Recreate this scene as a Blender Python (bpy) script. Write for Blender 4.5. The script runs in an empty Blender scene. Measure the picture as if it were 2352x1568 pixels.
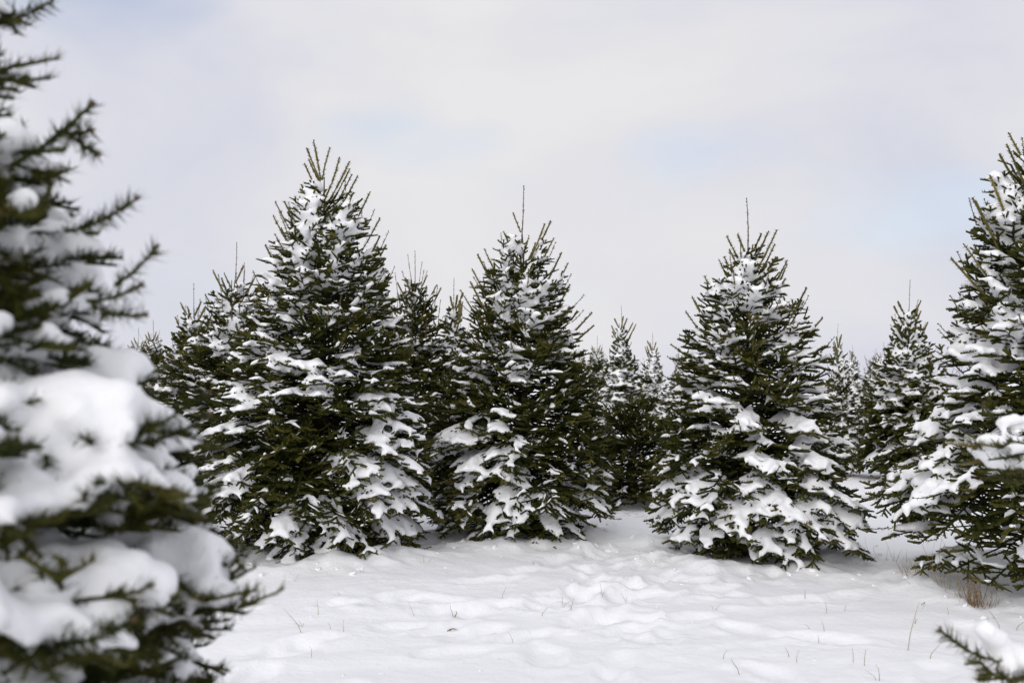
import bpy, math, random
import numpy as np

# ------------------------------------------------------------------ camera, sky, sun, exposure
S = bpy.context.scene
COL = S.collection
FPX, CX, HY, CAMZ = 2287.0, 1176.0, 872.0, 1.30   # focal length in pixels of a 2352 wide picture, horizon row, eye height

cam_d = bpy.data.cameras.new('camera')
cam_d.lens = 35.0; cam_d.sensor_width = 36.0
cam_d.shift_y = (HY - 784.0) / 2352.0
cam_d.clip_start = 0.05; cam_d.clip_end = 6000
cam_d.dof.use_dof = True
cam_d.dof.focus_distance = 6.9
cam_d.dof.aperture_fstop = 3.4
cam = bpy.data.objects.new('camera', cam_d); COL.objects.link(cam)
cam.location = (0, 0, CAMZ); cam.rotation_euler = (math.radians(90), 0, 0)
S.camera = cam

SUN_EL, SUN_AZ = math.radians(32), math.radians(-155)     # azimuth from +Y towards +X: behind the camera, to the left
w = bpy.data.worlds.new('World'); S.world = w; w.use_nodes = True
nt = w.node_tree; nt.nodes.clear()
N = nt.nodes.new; L = nt.links.new
out = N('ShaderNodeOutputWorld'); bg = N('ShaderNodeBackground'); bg.inputs['Strength'].default_value = 0.1
sky = N('ShaderNodeTexSky'); sky.sky_type = 'NISHITA'; sky.sun_disc = False
sky.sun_elevation = SUN_EL; sky.sun_rotation = SUN_AZ; sky.air_density = 1.0; sky.dust_density = 2.0
tc = N('ShaderNodeTexCoord')
mp = N('ShaderNodeMapping'); mp.inputs['Scale'].default_value = (1.0, 1.0, 1.9); mp.inputs['Location'].default_value = (1.7, 0.4, 0.2)
L(tc.outputs['Generated'], mp.inputs['Vector'])
n1 = N('ShaderNodeTexNoise'); n1.inputs['Scale'].default_value = 2.1; n1.inputs['Detail'].default_value = 8; n1.inputs['Roughness'].default_value = 0.5; n1.inputs['Distortion'].default_value = 0.35
n2 = N('ShaderNodeTexNoise'); n2.inputs['Scale'].default_value = 3.3; n2.inputs['Detail'].default_value = 4; n2.inputs['Roughness'].default_value = 0.4
mp2 = N('ShaderNodeMapping'); mp2.inputs['Scale'].default_value = (1.0, 1.0, 2.2); mp2.inputs['Location'].default_value = (4.0, 0.0, 0.01)
L(tc.outputs['Generated'], mp2.inputs['Vector'])
L(mp.outputs[0], n1.inputs['Vector']); L(mp2.outputs[0], n2.inputs['Vector'])
r1 = N('ShaderNodeValToRGB')          # cloud tone: lavender grey to warm white
e = r1.color_ramp.elements
e[0].position = 0.36; e[0].color = (6.2, 6.35, 7.3, 1)
e[1].position = 0.62; e[1].color = (7.7, 7.62, 7.75, 1)
m = r1.color_ramp.elements.new(0.49); m.color = (7.1, 7.12, 7.6, 1)
L(n1.outputs['Fac'], r1.inputs['Fac'])
r2 = N('ShaderNodeValToRGB')          # thin places where blue comes through
r2.color_ramp.elements[0].position = 0.56; r2.color_ramp.elements[0].color = (0, 0, 0, 1)
r2.color_ramp.elements[1].position = 0.74; r2.color_ramp.elements[1].color = (0.42, 0.42, 0.42, 1)
L(n2.outputs['Fac'], r2.inputs['Fac'])
gain = N('ShaderNodeMix'); gain.data_type = 'RGBA'; gain.blend_type = 'MULTIPLY'; gain.inputs[0].default_value = 1.0
L(sky.outputs[0], gain.inputs[6]); gain.inputs[7].default_value = (1.6, 1.6, 1.6, 1)
mix = N('ShaderNodeMix'); mix.data_type = 'RGBA'
sepz = N('ShaderNodeSeparateXYZ'); L(tc.outputs['Generated'], sepz.inputs[0])
low = N('ShaderNodeMapRange'); low.inputs[1].default_value = 0.02; low.inputs[2].default_value = 0.14; L(sepz.outputs[2], low.inputs[0])   # the cloud closes towards the horizon
mul = N('ShaderNodeMath'); mul.operation = 'MULTIPLY'; L(r2.outputs[0], mul.inputs[0]); L(low.outputs[0], mul.inputs[1])
L(mul.outputs[0], mix.inputs[0]); L(r1.outputs[0], mix.inputs[6]); L(gain.outputs[2], mix.inputs[7])
L(mix.outputs[2], bg.inputs['Color']); L(bg.outputs[0], out.inputs['Surface'])

sun_d = bpy.data.lights.new('sun', 'SUN'); sun_d.energy = 1.25; sun_d.angle = math.radians(50); sun_d.color = (1.0, 0.97, 0.93)
sun = bpy.data.objects.new('sun', sun_d); COL.objects.link(sun)
sun.rotation_euler = (math.radians(90) - SUN_EL, 0, math.pi - SUN_AZ)

S.render.engine = 'CYCLES'
S.view_settings.view_transform = 'Standard'; S.view_settings.look = 'None'
S.view_settings.exposure = 0.07; S.view_settings.gamma = 1.0
S.cycles.max_bounces = 7; S.cycles.diffuse_bounces = 5; S.cycles.glossy_bounces = 2
S.cycles.use_denoising = True

# ------------------------------------------------------------------ helpers
def world(px, py, Y):
    return np.array(((px - CX) / FPX * Y, Y, CAMZ - (py - HY) / FPX * Y))

_perm = np.random.RandomState(11).randint(0, 1 << 16, 4096)
def _h(ix, iy, iz):
    a = _perm[(ix + _perm[(iy + _perm[iz & 4095]) & 4095]) & 4095]
    return a / 65535.0
def noise3(p):                                   # value noise, about -1..1
    p = np.asarray(p, float); i = np.floor(p).astype(int); f = p - i; f = f * f * (3 - 2 * f)
    x, y, z = i[..., 0], i[..., 1], i[..., 2]; u, v, ww = f[..., 0], f[..., 1], f[..., 2]
    r = 0
    for dx in (0, 1):
        for dy in (0, 1):
            for dz in (0, 1):
                r = r + (u if dx else 1 - u) * (v if dy else 1 - v) * (ww if dz else 1 - ww) * _h(x + dx, y + dy, z + dz)
    return r * 2 - 1
def fbm(p, o=3):
    a, s, t = 0, 1.0, 0
    for k in range(o):
        a = a + s * noise3(np.asarray(p) * (2.03 ** k) + 17.3 * k); t += s; s *= 0.5
    return a / t

def mesh_from(name, V, F, mats, attr=None, mat_index=None, smooth=False):
    """V (n,3); F (m,k) with k = 3 or 4"""
    V = np.ascontiguousarray(V, np.float32); F = np.ascontiguousarray(F, np.int32)
    me = bpy.data.meshes.new(name); k = F.shape[1]
    me.vertices.add(len(V)); me.vertices.foreach_set('co', V.ravel())
    me.loops.add(F.size); me.loops.foreach_set('vertex_index', F.ravel())
    me.polygons.add(len(F)); me.polygons.foreach_set('loop_start', np.arange(0, F.size, k, dtype=np.int32))
    for mt in mats: me.materials.append(mt)
    if mat_index is not None: me.polygons.foreach_set('material_index', np.ascontiguousarray(mat_index, np.int32))
    if attr is not None:
        a = me.attributes.new('tint', 'FLOAT', 'POINT'); a.data.foreach_set('value', np.ascontiguousarray(attr, np.float32))
    me.polygons.foreach_set('use_smooth', np.full(len(F), smooth))
    me.update(calc_edges=True); me.validate()
    return me

def obj(name, data, parent=None, loc=None):
    o = bpy.data.objects.new(name, data); COL.objects.link(o)
    if parent is not None: o.parent = parent
    if loc is not None: o.location = loc
    return o
def tag(o, label, cat, group=None, kind=None):
    o['label'] = label; o['category'] = cat
    if group: o['group'] = group
    if kind: o['kind'] = kind
    return o

# ------------------------------------------------------------------ materials
def material(name):
    m = bpy.data.materials.new(name); m.use_nodes = True
    t = m.node_tree; b = t.nodes['Principled BSDF']
    return m, t, b
def snow_material(name, bump_scale, bump):
    m, t, b = material(name)
    b.inputs['Base Color'].default_value = (0.92, 0.925, 0.94, 1)
    b.inputs['Roughness'].default_value = 0.75; b.inputs['Specular IOR Level'].default_value = 0.25
    tc = t.nodes.new('ShaderNodeTexCoord'); n = t.nodes.new('ShaderNodeTexNoise')
    n.inputs['Scale'].default_value = bump_scale; n.inputs['Detail'].default_value = 5; n.inputs['Roughness'].default_value = 0.6
    bp = t.nodes.new('ShaderNodeBump'); bp.inputs['Strength'].default_value = 0.5; bp.inputs['Distance'].default_value = bump
    t.links.new(tc.outputs['Object'], n.inputs['Vector']); t.links.new(n.outputs['Fac'], bp.inputs['Height']); t.links.new(bp.outputs[0], b.inputs['Normal'])
    return m, t, b, tc
M_SNOW, _, _, _ = snow_material('snow on boughs', 38, 0.012)
M_GROUND, gt, gb, gtc = snow_material('snow on the ground', 16, 0.02)

def needle_material(name, stops):
    m, t, b = material(name)
    at = t.nodes.new('ShaderNodeAttribute'); at.attribute_name = 'tint'
    rp = t.nodes.new('ShaderNodeValToRGB'); el = rp.color_ramp.elements
    el[0].position = stops[0][0]; el[0].color = (*stops[0][1], 1); el[1].position = stops[-1][0]; el[1].color = (*stops[-1][1], 1)
    for p, c in stops[1:-1]: q = el.new(p); q.color = (*c, 1)
    t.links.new(at.outputs['Fac'], rp.inputs['Fac']); t.links.new(rp.outputs[0], b.inputs['Base Color'])
    b.inputs['Roughness'].default_value = 0.48; b.inputs['Specular IOR Level'].default_value = 0.07
    return m
M_NEEDLE = needle_material('fir needles', [(0.0, (0.014, 0.020, 0.005)), (0.4, (0.025, 0.031, 0.006)), (0.75, (0.070, 0.070, 0.014)), (1.0, (0.180, 0.150, 0.052))])
M_TWIG = needle_material('fir twig bark', [(0.0, (0.028, 0.022, 0.014)), (1.0, (0.13, 0.085, 0.045))])
M_BARK, bt, bb = material('fir trunk bark')
_n = bt.nodes.new('ShaderNodeTexNoise'); _n.inputs['Scale'].default_value = 22; _n.inputs['Detail'].default_value = 6
_r = bt.nodes.new('ShaderNodeValToRGB'); _r.color_ramp.elements[0].color = (0.03, 0.024, 0.018, 1); _r.color_ramp.elements[1].color = (0.11, 0.09, 0.07, 1)
bt.links.new(_n.outputs['Fac'], _r.inputs['Fac']); bt.links.new(_r.outputs[0], bb.inputs['Base Color']); bb.inputs['Roughness'].default_value = 0.9
M_GRASS = needle_material('dry grass', [(0.0, (0.16, 0.085, 0.04)), (0.5, (0.30, 0.21, 0.11)), (1.0, (0.45, 0.35, 0.21))])
M_SHRUB = needle_material('bare shrub twigs', [(0.0, (0.12, 0.085, 0.06)), (1.0, (0.28, 0.21, 0.15))])
M_TAG, _t, _b = material('orange plastic tag'); _b.inputs['Base Color'].default_value = (0.75, 0.22, 0.03, 1); _b.inputs['Roughness'].default_value = 0.45

# ------------------------------------------------------------------ the ground
rng0 = np.random.RandomState(5)
TREE_SPOTS = []     # (x, y, radius, mound) filled before the ground is built
FOOT = []
def walk(x, y, a, n, wob=0.25):
    for k in range(n):
        side = 0.13 * (1 if k % 2 else -1)
        FOOT.append((x + side * math.cos(a), y - side * math.sin(a) * 0 + rng0.normal(0, .05), a + rng0.normal(0, .18), rng0.uniform(.8, 1.2)))
        x += math.sin(a) * rng0.uniform(.45, .65); y += math.cos(a) * rng0.uniform(.45, .65); a += rng0.normal(0, wob)
walk(-1.4, 3.9, 0.25, 8); walk(0.2, 3.8, 0.12, 10); walk(1.2, 4.0, -0.35, 8); walk(-0.6, 4.2, 0.5, 8); walk(-1.6, 5.6, 1.35, 7); walk(0.6, 4.6, 0.1, 9)
walk(-0.1, 5.2, 0.9, 5); walk(1.6, 5.0, -1.2, 5); walk(0.9, 6.4, 0.0, 8); walk(-0.9, 5.0, 0.9, 6); walk(0.3, 5.9, 0.3, 6); walk(2.0, 4.4, 0.6, 5)

def ground_h(x, y):
    x = np.asarray(x, float); y = np.asarray(y, float)
    P = lambda s, o=0.0: np.stack([x * s, y * s, np.full_like(x, o)], -1)
    near = np.clip(1 - (np.hypot(x, y - 6) - 14) / 20, 0, 1)
    h = 0.05 * fbm(P(0.33), 2) + 0.022 * fbm(P(1.1, 3), 3) * near
    # wind ripples on the untrodden snow, trodden lumps along the walk between the trees
    tread = np.exp(-(((x - 0.35 - 0.04 * (y - 5)) / 1.75) ** 4)) * np.clip((y - 3.0), 0, 1) * np.clip((15 - y) / 5, 0, 1)
    tread = tread * np.clip(0.6 + 0.7 * noise3(P(1.0, 9)), 0.12, 1)
    h = h + near * (1 - 0.7 * tread) * 0.010 * noise3(np.stack([x * 1.3 + y * .5, y * 5.5 - x * 1.4, np.full_like(x, 2.)], -1))
    lump = np.abs(fbm(P(4.3, 21), 3)); lump2 = fbm(P(10.5, 31), 2)
    h = h + tread * (0.017 * (0.28 - lump) + 0.009 * lump2 + 0.006 * fbm(P(23, 61), 2)) + near * 0.0045 * fbm(P(9, 41), 3)
    for (fx, fy, a, s) in FOOT:
        dx, dy = x - fx, y - fy; m = (np.abs(dx) < .5) & (np.abs(dy) < .5)
        if not m.any(): continue
        dx, dy = dx[m], dy[m]
        u = dx * math.cos(a) - dy * math.sin(a); v = dx * math.sin(a) + dy * math.cos(a)
        wob = 1 + .25 * noise3(np.stack([x[m] * 9, y[m] * 9, np.full(m.sum(), 4.)], -1))
        r = np.sqrt((u / (.075 * s)) ** 2 + (v / (.165 * s)) ** 2) * wob
        d = -0.019 * s / (1 + np.exp((r - 1) * 10)) + 0.008 * np.exp(-((r - 1.45) / .32) ** 2) * (1 + .6 * noise3(np.stack([x[m] * 16, y[m] * 16, np.full(m.sum(), 6.)], -1)))
        h[m] += d
    for (tx, ty, R, mound) in TREE_SPOTS:
        d = np.hypot(x - tx, y - ty); m = d < 2.2 * R
        if not m.any(): continue
        d = d[m] / R; l = fbm(np.stack([x[m] * 3.2, y[m] * 3.2, np.full(m.sum(), 51.)], -1), 3)
        l2 = np.abs(fbm(np.stack([x[m] * 7, y[m] * 7, np.full(m.sum(), 57.)], -1), 2))
        h[m] += mound * .75 * (np.exp(-((d - .78) / .26) ** 2) * (0.55 + 1.1 * np.maximum(l, -.3) - .5 * l2) + .35 * np.exp(-(d / .7) ** 2))
    return h

def build_ground():
    def axis(lo, hi, step, a, b, grow):
        v = list(np.arange(lo, hi, step)); s = step
        while v[-1] < b: s *= grow; v.append(v[-1] + s)
        s = step
        while v[0] > a: s *= grow; v.insert(0, v[0] - s)
        return np.array(v)
    xs = axis(-2.6, 3.6, 0.027, -2500, 2500, 1.10); ys = axis(3.7, 7.6, 0.030, -300, 4500, 1.055)
    X, Y = np.meshgrid(xs, ys)
    Z = ground_h(X.ravel(), Y.ravel())
    nx, ny = len(xs), len(ys); i = np.arange(nx * ny).reshape(ny, nx)
    F = np.stack([i[:-1, :-1], i[:-1, 1:], i[1:, 1:], i[1:, :-1]], -1).reshape(-1, 4)
    me = mesh_from('ground', np.stack([X.ravel(), Y.ravel(), Z], -1), F, [M_GROUND], smooth=True)
    g = obj('ground', me); g['kind'] = 'structure'; g['label'] = 'trampled white snow field under the fir trees'; g['category'] = 'ground'

# bare leaf litter shows through the trodden snow between the two middle trees (a stain with its own ragged outline)
_sep = gt.nodes.new('ShaderNodeSeparateXYZ'); gt.links.new(gtc.outputs['Object'], _sep.inputs[0])
def gmath(op, a, b):
    n = gt.nodes.new('ShaderNodeMath'); n.operation = op
    for k, v in enumerate((a, b)):
        if isinstance(v, (int, float)): n.inputs[k].default_value = v
        else: gt.links.new(v, n.inputs[k])
    return n.outputs[0]
LX, LY = 1.15, 9.6
_dx = gmath('DIVIDE', gmath('SUBTRACT', _sep.outputs[0], LX), 0.75); _dy = gmath('DIVIDE', gmath('SUBTRACT', _sep.outputs[1], LY), 0.7)
_rr = gmath('ADD', gmath('MULTIPLY', _dx, _dx), gmath('MULTIPLY', _dy, _dy))
_ln = gt.nodes.new('ShaderNodeTexNoise'); _ln.inputs['Scale'].default_value = 9; _ln.inputs['Detail'].default_value = 7; _ln.inputs['Roughness'].default_value = 0.75
gt.links.new(gtc.outputs['Object'], _ln.inputs['Vector'])
_v = gmath('SUBTRACT', _ln.outputs['Fac'], gmath('MULTIPLY', _rr, 0.12))
_lr = gt.nodes.new('ShaderNodeValToRGB'); _lr.color_ramp.elements[0].position = 0.50; _lr.color_ramp.elements[0].color = (0, 0, 0, 1); _lr.color_ramp.elements[1].position = 0.62; _lr.color_ramp.elements[1].color = (0.75, 0.75, 0.75, 1)
gt.links.new(_v, _lr.inputs['Fac'])
_mx = gt.nodes.new('ShaderNodeMix'); _mx.data_type = 'RGBA'; _mx.inputs[6].default_value = (0.92, 0.925, 0.94, 1); _mx.inputs[7].default_value = (0.34, 0.22, 0.15, 1)
gt.links.new(_lr.outputs[0], _mx.inputs[0]); gt.links.new(_mx.outputs[2], gb.inputs['Base Color'])

# ------------------------------------------------------------------ firs
UP = np.array((0, 0, 1.0))
def cross(a, b): return np.array((a[1] * b[2] - a[2] * b[1], a[2] * b[0] - a[0] * b[2], a[0] * b[1] - a[1] * b[0]))
def unit(v): return v / (math.sqrt(v[0] * v[0] + v[1] * v[1] + v[2] * v[2]) + 1e-9)

class Fir:
    """grows the twigs of one fir; every twig is a straight piece with its own needles and, where it is loaded, its snow"""
    def __init__(self, seed, detail, origin, base_load=0.35, hints=(), load_by_height=None, facing=True, snow_r=1.0, patch=3.2, amp=0.55):
        self.rs = random.Random(seed); self.seed = seed; self.det = detail; self.o = np.array(origin, float)
        self.segs = []; self.snow = []; self.dust = []
        self.base_load, self.hints, self.lbh, self.facing = base_load, hints, load_by_height, facing
        self.snow_r = snow_r; self.patch = patch; self.amp = amp
    def load(self, p):
        q = self.o + p
        v = self.base_load + self.amp * float(noise3(p * self.patch + self.seed * 7.7)) + 0.25 * float(noise3(p * self.patch * 2.7 + self.seed * 3.1))
        if self.lbh: v += float(np.interp(p[2], self.lbh[0], self.lbh[1]))
        if self.hints and q[1] > 0.3 and (p[0] * q[0] + p[1] * q[1]) < 0.25 * math.hypot(q[0], q[1]) * math.hypot(p[0], p[1]):
            px = CX + FPX * q[0] / q[1]; py = HY - (q[2] - CAMZ) * FPX / q[1]
            for (hx, hy, r, wt) in self.hints:
                d2 = ((px - hx) ** 2 + (py - hy) ** 2) / (r * r)
                if d2 < 6: v += wt * math.exp(-d2)
        return v
    def seg(self, a, b, r0, r1, dens, nl, tint, spread=0.0):
        self.segs.append((a[0], a[1], a[2], b[0], b[1], b[2], r0, r1, dens, nl, tint, spread))
    def cover(self, a, b, lv, r, t1=0.8):
        """snow lying along a twig"""
        if lv < 0.5: 
            return
        k = min(1.4, 0.72 + 0.8 * (lv - 0.5)); r = r * k * self.snow_r
        d = b - a; ln = math.sqrt(d @ d); n = max(2, int(ln * t1 / (r * 0.8)) + 1)
        hor = math.sqrt(d[0] * d[0] + d[1] * d[1]) / (ln + 1e-9)
        if hor < 0.38: return
        for i in range(n):
            t = t1 * i / (n - 1); p = a + d * t
            rr = r * (1 - 0.45 * (t / t1) ** 2) * self.rs.uniform(.82, 1.16)
            self.snow.append((p[0] + self.rs.gauss(0, .15) * rr, p[1] + self.rs.gauss(0, .15) * rr, p[2] + rr * 0.78, rr))
    def shoot(self, a, b, tint=0.92, nl=0.021, r=0.0040, dens=None, buds=True):
        """a bare upright or outward shoot of last year's growth, a little curved, with buds at the end"""
        a, b = np.array(a, float), np.array(b, float); n = 4
        side = unit(np.cross(b - a, UP + 0.01)) ; bend = self.rs.gauss(0, .02) * np.linalg.norm(b - a)
        pts = [a + (b - a) * (i / n) + side * bend * math.sin(math.pi * i / n) + UP * (-0.07 * np.linalg.norm((b - a)[:2]) * math.sin(math.pi * i / n)) for i in range(n + 1)]
        for i in range(n):
            self.seg(pts[i], pts[i + 1], r * (1 - .13 * i), r * (1 - .13 * (i + 1)), dens or self.det['dens'] * 2.2, nl, tint + self.rs.uniform(-.1, .1), 2.0)
        if buds:
            t = unit(pts[-1] - pts[-2])
            for k in range(3):
                q = unit(t + np.array([self.rs.gauss(0, .8) for _ in range(3)])) * 0.009
                self.seg(pts[-1], pts[-1] + q, .004, .002, 0, 0, 0.75)
        return pts
    def bough(self, p0, tip, u, fol=0.34, arch=None, vis=1.0, load=None):
        rs, det = self.rs, self.det
        v = tip - p0; ln = math.sqrt(v @ v)
        if arch is None: arch = 0.17 - 0.25 * min(1, u * 1.5)        # low boughs bow down, high ones turn up
        c = p0 + v * 0.55 + UP * ln * arch + np.array([rs.gauss(0, .04), rs.gauss(0, .04), 0]) * ln
        B = lambda s: p0 * (1 - s) ** 2 + c * (2 * s * (1 - s)) + tip * s * s
        fol = min(fol * rs.uniform(.85, 1.15), ln * 0.85); s0 = 1 - fol / ln
        self.seg(p0, B(s0 * .5), .009 * (ln + .3), .007 * (ln + .3), 0, 0, 0.1); self.seg(B(s0 * .5), B(s0), .007 * (ln + .3), .005 * (ln + .3), det['dens'] * .3 * vis, .02, 0.1)
        n = max(3, int(fol / (det['node'] * (1 if vis > .5 else 1.6)))); pts = [B(s0 + (1 - s0) * i / n) for i in range(n + 1)]
        if vis < .5: load = -1
        if load is None: load = self.load(tip * 0.96) + rs.uniform(-.36, .36)
        hue = rs.uniform(-.12, .14); tw = rs.uniform(-.6, .6) * (1 if load < .5 else .5); ct, st = math.cos(tw), math.sin(tw)
        frost = float(noise3(tip * 2.1 + self.seed * 1.3)) > det.get('frost', .25)
        dn = det['dens'] * vis
        for i in range(n):
            a, b = pts[i], pts[i + 1]; t = unit(b - a)
            f = i / n
            lv = load + rs.uniform(-.14, .14) - (0.15 if f > .75 else 0); cv = 1.0 if lv > .5 and i < n - 1 else 0.0
            self.seg(a, b, .0045 - .002 * f, .0045 - .002 * (f + 1 / n), dn * (1 - .4 * cv), .021, 0.22 + .5 * f ** 2 + hue, cv)
            side = unit(cross(t, UP)); nrm = cross(side, t); side, nrm = side * ct + nrm * st, nrm * ct - side * st
            self.cover(a, b, lv, det['sr'] * 1.12, 1.0 if i < n - 1 else .4)
            for sg in (-1, 1):
                if rs.random() > det['keep']: continue
                bl = (0.46 * fol * (1 - f) + 0.06) * rs.uniform(.7, 1.2); bl = min(bl, .20)
                al = math.radians(rs.uniform(42, 62)); roll = rs.uniform(-.6, .75) if load < .5 else rs.uniform(-.45, .15)
                d = unit(t * math.cos(al) + side * (sg * math.sin(al) * math.cos(roll)) + nrm * math.sin(al) * math.sin(roll) + UP * .06)
                q0 = a + (b - a) * rs.random()
                d2 = unit(d + UP * (rs.uniform(-.05, .2) if load < .5 else rs.uniform(-.25, .05))); qm = q0 + d * bl * .55; q1 = qm + d2 * bl * .45
                tt = 0.2 + .3 * f + hue + rs.uniform(-.08, .12)
                lw = load + rs.uniform(-.40, .26)
                if -.5 < lw < .5 and rs.random() < .22: lw = rs.uniform(.52, .7)          # a stray clump
                cv = 1.0 if lw > .5 else 0.0
                if bl > .08:
                    self.seg(q0, qm, .003, .0026, dn * (1 - .4 * cv), .021, tt, cv); self.seg(qm, q1, .0026, .0018, dn, .019, tt + .28)
                else: self.seg(q0, q1, .003, .0018, dn, .020, tt + .15)
                self.cover(q0, q1, lw, det['sr'], rs.uniform(.45, .75))
                if lw < .5 and rs.random() < det['dust'] * (3.0 if frost else .25): self.dust.append((*q0, *q1))
                if bl > .085 and det['tert'] and vis > .5:
                    for g in ((.4, .7) if bl > .13 else (.5,)):
                        for s2 in (-1, 1):
                            if rs.random() < .2: continue
                            sd = unit(cross(d, UP)); e = unit(d * .72 + sd * s2 * .68 + UP * (rs.uniform(-.08, .2) if load < .5 else rs.uniform(-.25, .02)))
                            w0 = q0 + (q1 - q0) * g; tl = rs.uniform(.045, .08) * (1.25 - g * .5); w1 = w0 + e * tl
                            self.seg(w0, w1, .002, .0014, dn, .018, tt + .18 + rs.uniform(-.1, .15))
                            if lw > .75: self.cover(w0, w1, lw - .15, det['sr'] * .8, .5)
        return pts

def build_needles(segs, wid, rng, skip_stem=0.0, core=0.0, long=1.0):
    """sticks and needles; core: half-width of the dense mass of needles pressed round each leafy twig"""
    A = np.array(segs); leafy = (A[:, 8] > 0) & (A[:, 9] > .017) & (core > 0)
    A[leafy, 6] = core * rng.uniform(.7, 1.25, leafy.sum()); A[leafy, 7] = core * rng.uniform(.35, .9, leafy.sum()); a, b = A[:, :3], A[:, 3:6]; d = b - a; ln = np.linalg.norm(d, axis=1) + 1e-9; t = d / ln[:, None]
    side = np.cross(t, UP); sn = np.linalg.norm(side, axis=1); bad = sn < 0.05; side[bad] = (1, 0, 0); side /= np.maximum(np.linalg.norm(side, axis=1), 1e-6)[:, None]
    nrm = np.cross(side, t)
    # stems: three-sided tapering sticks
    ang = np.array([0.5, 2.6, 4.7]); ca, sa = np.cos(ang), np.sin(ang)
    ring = side[:, None, :] * ca[None, :, None] + nrm[:, None, :] * sa[None, :, None]
    V0 = a[:, None, :] + ring * A[:, 6][:, None, None]; V1 = b[:, None, :] + ring * A[:, 7][:, None, None]
    keep = A[:, 6] >= skip_stem
    V0, V1, ts = V0[keep], V1[keep], A[keep, 10]
    n = len(V0); sv = np.concatenate([V0, V1], 1).reshape(-1, 3); base = np.arange(n) * 6
    tri = np.array([(0, 1, 4), (0, 4, 3), (1, 2, 5), (1, 5, 4), (2, 0, 3), (2, 3, 5)])
    sf = (base[:, None, None] + tri[None]).reshape(-1, 3); stint = np.repeat(ts, 6)
    # needles
    cnt = rng.poisson(np.maximum(ln * A[:, 8], 0)); idx = np.repeat(np.arange(len(A)), cnt); m = len(idx)
    u = rng.rand(m); p = a[idx] + d[idx] * u[:, None]
    sg = rng.choice((-1.0, 1.0), m); cov = A[idx, 11]; th = np.radians(np.where(cov > 1.5, rng.uniform(-90, 90, m), np.where(cov > .5, rng.uniform(-65, 8, m), rng.uniform(-28, 82, m)))); be = np.radians(rng.uniform(42, 72, m))
    radial = side[idx] * (sg * np.cos(th))[:, None] + nrm[idx] * np.sin(th)[:, None]
    dr = t[idx] * np.cos(be)[:, None] + radial * np.sin(be)[:, None]
    L_ = 1.12 * A[idx, 9] * rng.uniform(.75, 1.15, m) * long
    wv = np.cross(dr, nrm[idx] + rng.normal(0, .45, (m, 3))); wv /= np.linalg.norm(wv, axis=1)[:, None] + 1e-9
    hw = wid * .5 * rng.uniform(.8, 1.2, m)
    tipp = p + dr * L_[:, None]
    nv = np.stack([p - wv * hw[:, None], p + wv * hw[:, None], tipp], 1).reshape(-1, 3)
    nf = np.arange(m * 3).reshape(-1, 3); ntint = np.repeat(np.clip(A[idx, 10] + rng.normal(0, .09, m), 0, 1), 3)
    V = np.concatenate([sv, nv]); F = np.concatenate([sf, nf + len(sv)]); T = np.concatenate([np.clip(stint, 0, 1), ntint])
    MI = np.concatenate([np.repeat(leafy[keep].astype(int), 6), np.ones(len(nf), int)])
    return V, F, T, MI

# a small closed ball, the grain that snow is piled from
def ball():
    v = [(0, 0, 1.0)]
    for k in range(1, 4):
        for j in range(7):
            a = math.pi * k / 4; f = 2 * math.pi * (j + .5 * (k % 2)) / 7; v.append((math.sin(a) * math.cos(f), math.sin(a) * math.sin(f), math.cos(a)))
    v.append((0, 0, -1.0)); f = []
    for j in range(7):
        k = (j + 1) % 7
        f.append((0, 1 + j, 1 + k)); f.append((22, 15 + k, 15 + j))
        for r in (0, 7):
            f.append((1 + r + j, 8 + r + j, 8 + r + k)); f.append((1 + r + j, 8 + r + k, 1 + r + k))
    return np.array(v), np.array(f)
BALL_V, BALL_F = ball()

def pile_snow(snow, voxel, seed, flat=0.95, smooth=4, rough=0.35):
    """fuse the grains into continuous snow, then soften and roughen it. returns vertices, quads"""
    Sn = np.array(snow); n = len(Sn)
    V = (Sn[:, None, :3] + BALL_V[None] * Sn[:, 3][:, None, None] * np.array((1, 1, flat))).reshape(-1, 3)
    F = (BALL_F[None] + (np.arange(n) * len(BALL_V))[:, None, None]).reshape(-1, 3)
    me = mesh_from('pile', V, F, [])
    o = bpy.data.objects.new('pile', me); COL.objects.link(o)
    md = o.modifiers.new('fuse', 'REMESH'); md.mode = 'VOXEL'; md.voxel_size = voxel; md.adaptivity = 0
    dg = bpy.context.evaluated_depsgraph_get(); ev = o.evaluated_get(dg); em = ev.to_mesh()
    nv, nf = len(em.vertices), len(em.polygons)
    co = np.empty(nv * 3, np.float32); em.vertices.foreach_get('co', co); co = co.reshape(-1, 3).astype(float)
    lt = np.empty(nf, np.int32); em.polygons.foreach_get('loop_total', lt)
    li = np.empty(len(em.loops), np.int32); em.loops.foreach_get('vertex_index', li)
    ev.to_mesh_clear(); bpy.data.objects.remove(o); bpy.data.meshes.remove(me)
    assert (lt == 4).all(); Q = li.reshape(-1, 4)
    E = np.concatenate([Q[:, [0, 1]], Q[:, [1, 2]], Q[:, [2, 3]], Q[:, [3, 0]]])
    deg = np.bincount(E[:, 0], minlength=nv) + np.bincount(E[:, 1], minlength=nv)
    def avg(c):
        s = np.stack([np.bincount(E[:, 0], c[E[:, 1], k], nv) + np.bincount(E[:, 1], c[E[:, 0], k], nv) for k in range(3)], 1)
        return s / np.maximum(deg, 1)[:, None]
    for _ in range(smooth): co = co + 0.55 * (avg(co) - co)
    nz = np.stack([noise3(co * 24 + seed + k * 31.7) for k in range(3)], 1) * 0.010 + np.stack([noise3(co * 60 + seed + k * 11.7) for k in range(3)], 1) * 0.004
    co = co + nz * rough
    return co, Q, E

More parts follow.
